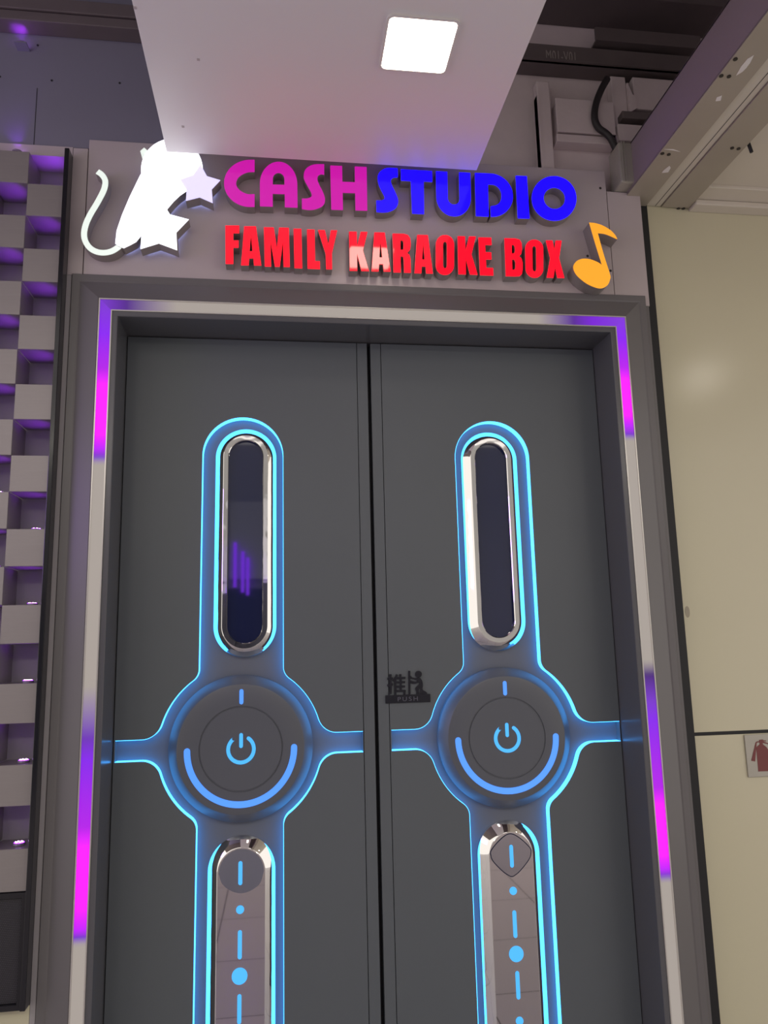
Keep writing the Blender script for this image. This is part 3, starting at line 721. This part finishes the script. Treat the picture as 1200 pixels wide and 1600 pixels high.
letter('I', [[f(u, v) for u, v in G['I'][0]]], MT['blue'], 'blue illuminated letter I', 'blue letters of the upper line')
f = quad(((884, 88), (1130, 88), (1135, 334), (888, 334)), *zs_)
letter('O', [[f(u, v) for u, v in circle(.5, .5, .5, 56)], [f(u, v) for u, v in circle(.505, .5, .24, 40)]], MT['blue'], 'blue illuminated ring-shaped letter O ending the blue word', 'blue letters of the upper line')

# music note
nt = [(1022, 352), (1050, 355), (1085, 366), (1122, 388), (1145, 412), (1155, 431), (1148, 428), (1122, 416), (1095, 406), (1063, 402), (1090, 500), (1121, 598), (1121, 618), (1110, 645), (1085, 660), (1055, 658), (1010, 638), (970, 606), (952, 580), (948, 556), (962, 534), (990, 522), (1025, 524), (1060, 537), (1082, 551), (1050, 448)]
YN = -.030
nl = smooth_pts(px_loop(nt, (580, 230), 3, YN), (0, 5, 9, 24), True, 4)
t = thing('music_note', 'amber illuminated music note at right end of the sign', 'music note', (nl[0][0], YB, min(p[1] for p in nl)))
extr('return', [nl], YN + .003, YB, MT['return'], t)
extr('face', [inset(nl, .0006)], YN, YN + .0035, MT['note'], t)

# white emblem with tail and stars
YE = -.022
z1_ = ((100, 200), 4.6154)
em = thing('sign_emblem', 'glowing white animal-shaped emblem with curled tail and two stars', 'emblem', (-.4, YB, 2.8))
hc = [(778 + 224 * math.cos(math.radians(a)), 300 - 224 * math.sin(math.radians(a))) for a in range(-12, 190, 8)]
bp = hc + [(553, 330), (545, 345), (470, 500), (415, 630), (378, 740), (368, 832), (385, 846), (430, 866), (480, 842), (520, 820), (557, 775), (640, 760), (720, 680), (745, 583), (790, 530), (835, 487), (882, 455), (950, 420), (1010, 345)]
bl = px_loop(bp, *z1_, YE)
extr('body_return', [bl], YE + .003, YB - .009, MT['return'], em)
hl = extr('body_added_glow', [inset(bl, .011)], YB - .010, YB - .0005, MT['added_glow'], em); hl['label'] = 'added bluish glow behind the white body'  # added emitter that tints the board round the emblem
extr('body', [inset(bl, .0004)], YE, YE + .0035, MT['emblem'], em)
tl = smooth_pts([(240, 312), (272, 335), (295, 372), (295, 415), (278, 465), (235, 545), (190, 620), (158, 690), (144, 755), (152, 812), (185, 862), (232, 890), (285, 898), (340, 888), (385, 862), (410, 838)], (), False, 4)
tl = stroke_outline(px_loop(tl, *z1_, YE + .006), .0192)
extr('tail_return', [tl], YE + .009, YB - .0004, MT['return'], em)
tg = extr('tail', [inset(tl, .0004)], YE + .006, YE + .0095, MT['emblem_tail'], em); tg['label'] = 'thin curled pale tail'
s1 = px_loop([(557, 772), (550, 872), (683, 831), (817, 881), (810, 752), (901, 658), (765, 622), (700, 520), (640, 640), (500, 690)], *z1_, YE - .005)
extr('star_return', [s1], YE - .002, YE + .002, MT['return'], em)
extr('star', [inset(s1, .0004)], YE - .005, YE - .0015, MT['emblem'], em)
s1b = px_loop([(557, 772), (550, 872), (683, 831), (817, 881), (810, 752), (901, 658), (765, 622), (740, 640), (640, 740)], *z1_, YE - .005)
extr('star_added_glow', [inset(s1b, .011)], YB - .010, YB - .0005, MT['added_glow'], em)  # same added glow behind the star
extr('star_return', [s1b], YE + .0022, YB - .009, MT['return'], em)
s2 = px_loop([(884, 440), (878, 524), (978, 499), (1074, 541), (1066, 441), (1128, 375), (1031, 346), (985, 262), (930, 340), (840, 370)], *z1_, YE - .005)
extr('star_return', [s2], YE - .002, YE + .002, MT['return'], em)
sg = extr('star', [inset(s2, .0004)], YE - .005, YE - .0015, MT['emblem_soft'], em); sg['label'] = 'dimmer lavender star at the right'
s2b = px_loop([(884, 440), (878, 524), (978, 499), (1074, 541), (1066, 441), (1128, 375), (1031, 346), (1000, 360), (940, 430)], *z1_, YE - .005)
extr('star_added_glow', [inset(s2b, .011)], YB - .010, YB - .0005, MT['added_glow'], em)  # added glow again, behind the right star
extr('star_return', [s2b], YE + .0022, YB - .009, MT['return'], em)
nb = px_loop([(562, 148), (612, 192)], *z1_, YE)
extr('ear_nub', [stroke_outline([nb[0], nb[1]], .0185)], YE + .004, YB - .0004, MT['emblem_tail'], em)

# ------------------------------------------------------------------ fire sign on the right wall
fs = thing('fire_sign', 'square steel sign with dark red extinguisher symbol on beige wall', 'sign', (1.65, YW, 1.03))
box('plate', 1.578, 1.720, YW - .006, YW - .0005, 1.029, 1.168, MT['steel'], fs, .001)
zf = ((1120, 1120), 13.333)
fy = YW - .007
ext = [(895, 575), (840, 620), (825, 650), (868, 1140), (1120, 1130), (1075, 690), (1035, 630), (965, 575), (955, 545), (895, 545)]
extr('extinguisher_symbol', [px_loop(ext, *zf, fy)], fy, YW - .005, MT['firered'], fs)
extr('hose_symbol', [px_loop([(890, 510), (840, 512), (812, 535), (790, 620), (720, 915), (800, 932), (826, 620), (832, 550), (850, 535), (890, 532)], *zf, fy)], fy - .0001, YW - .005, MT['firered'], fs)
extr('handle_symbol', [px_loop([(882, 482), (960, 472), (965, 486), (1030, 494), (1030, 512), (965, 512), (1100, 560), (1095, 578), (960, 545), (895, 548)], *zf, fy)], fy - .0002, YW - .005, MT['firered'], fs)

# ------------------------------------------------------------------ far side of the corridor (seen in glass and chrome)
def refl(x, y, Yg, Yd):
    r = ray(x, y); r = r / r[1]; p = CP + r * (Yg - CP[1]); n = np.array([r[0], -1, r[2]])
    q = p + n * (Yg - Yd); return float(q[0]), float(q[2])
a = refl(366, 785, .1625, -6.99); b = refl(409, 905, .1625, -6.99)
tag(box('wall_cladding', min(a[0], b[0]) - .05, max(a[0], b[0]) + .15, -6.99, -6.93, b[1], a[1], MT['farlight']), 'pale panel on the far wall mirrored in the left window glass', 'panel')
c = refl(409, 1010, .1625, -6.99)
tag(box('far_counter', -3, 1.0, -6.99, -6.95, 0, b[1] - .12, MT['fardark']), 'dark band low on the far wall, mirrored in left window glass', 'counter')
for (xa, ya_, yb_, w) in ((367, 848, 918, 'left'), (379, 862, 926, 'middle'), (387, 872, 930, 'right')):
    p0 = refl(xa, ya_, .166, -6.88); p1 = refl(xa, yb_, .166, -6.88)
    h = thing('tube_light', 'purple upright tube lamp mirrored in left window glass, %s of three' % w, 'tube light', (p1[0], -6.88, p1[1]), 'purple tubes')
    box('tube', p1[0] - .018, p1[0] + .018, -6.90, -6.86, p1[1], p0[1], MT['tube'], h)
    box('post', p1[0] - .012, p1[0] + .012, -6.90, -6.86, .0005, p1[1] - .001, MT['fardark'], h)

# ------------------------------------------------------------------ light
w = bpy.data.worlds.new('world'); scene.world = w; w.use_nodes = True
bg = w.node_tree.nodes['Background']; bg.inputs['Color'].default_value = (1.0, .93, .87, 1); bg.inputs['Strength'].default_value = 1.15
def area_light(name, loc, size, power, col, rot=(0, 0, 0)):
    L = bpy.data.lights.new(name, 'AREA'); L.shape = 'SQUARE'; L.size = size; L.energy = power; L.color = col
    o = bpy.data.objects.new(name, L); COL.objects.link(o); o.location = loc; o.rotation_euler = rot; return o
for i, (x, y) in enumerate(((-1.6, -4.6), (.9, -4.6), (3.2, -4.6))):
    area_light('corridor_fill', (x, y, 3.3), .6, 26, (1, .93, .82))  # unseen fill lights, added for general brightness in the corridor

d_ = Vector((.3, 0, 2.7)) - Vector((-2.7, -1.3, 2.3))
pl_ = area_light('purple_fill', (-2.7, -1.3, 2.3), .8, 8, (.45, .20, 1.0)); pl_.rotation_euler = d_.to_track_quat('-Z', 'Y').to_euler()  # purple fill out of view, added for the colour cast

vs = scene.view_settings
vs.view_transform = 'Standard'; vs.look = 'None'; vs.gamma = 1; vs.use_curve_mapping = False; vs.exposure = 0
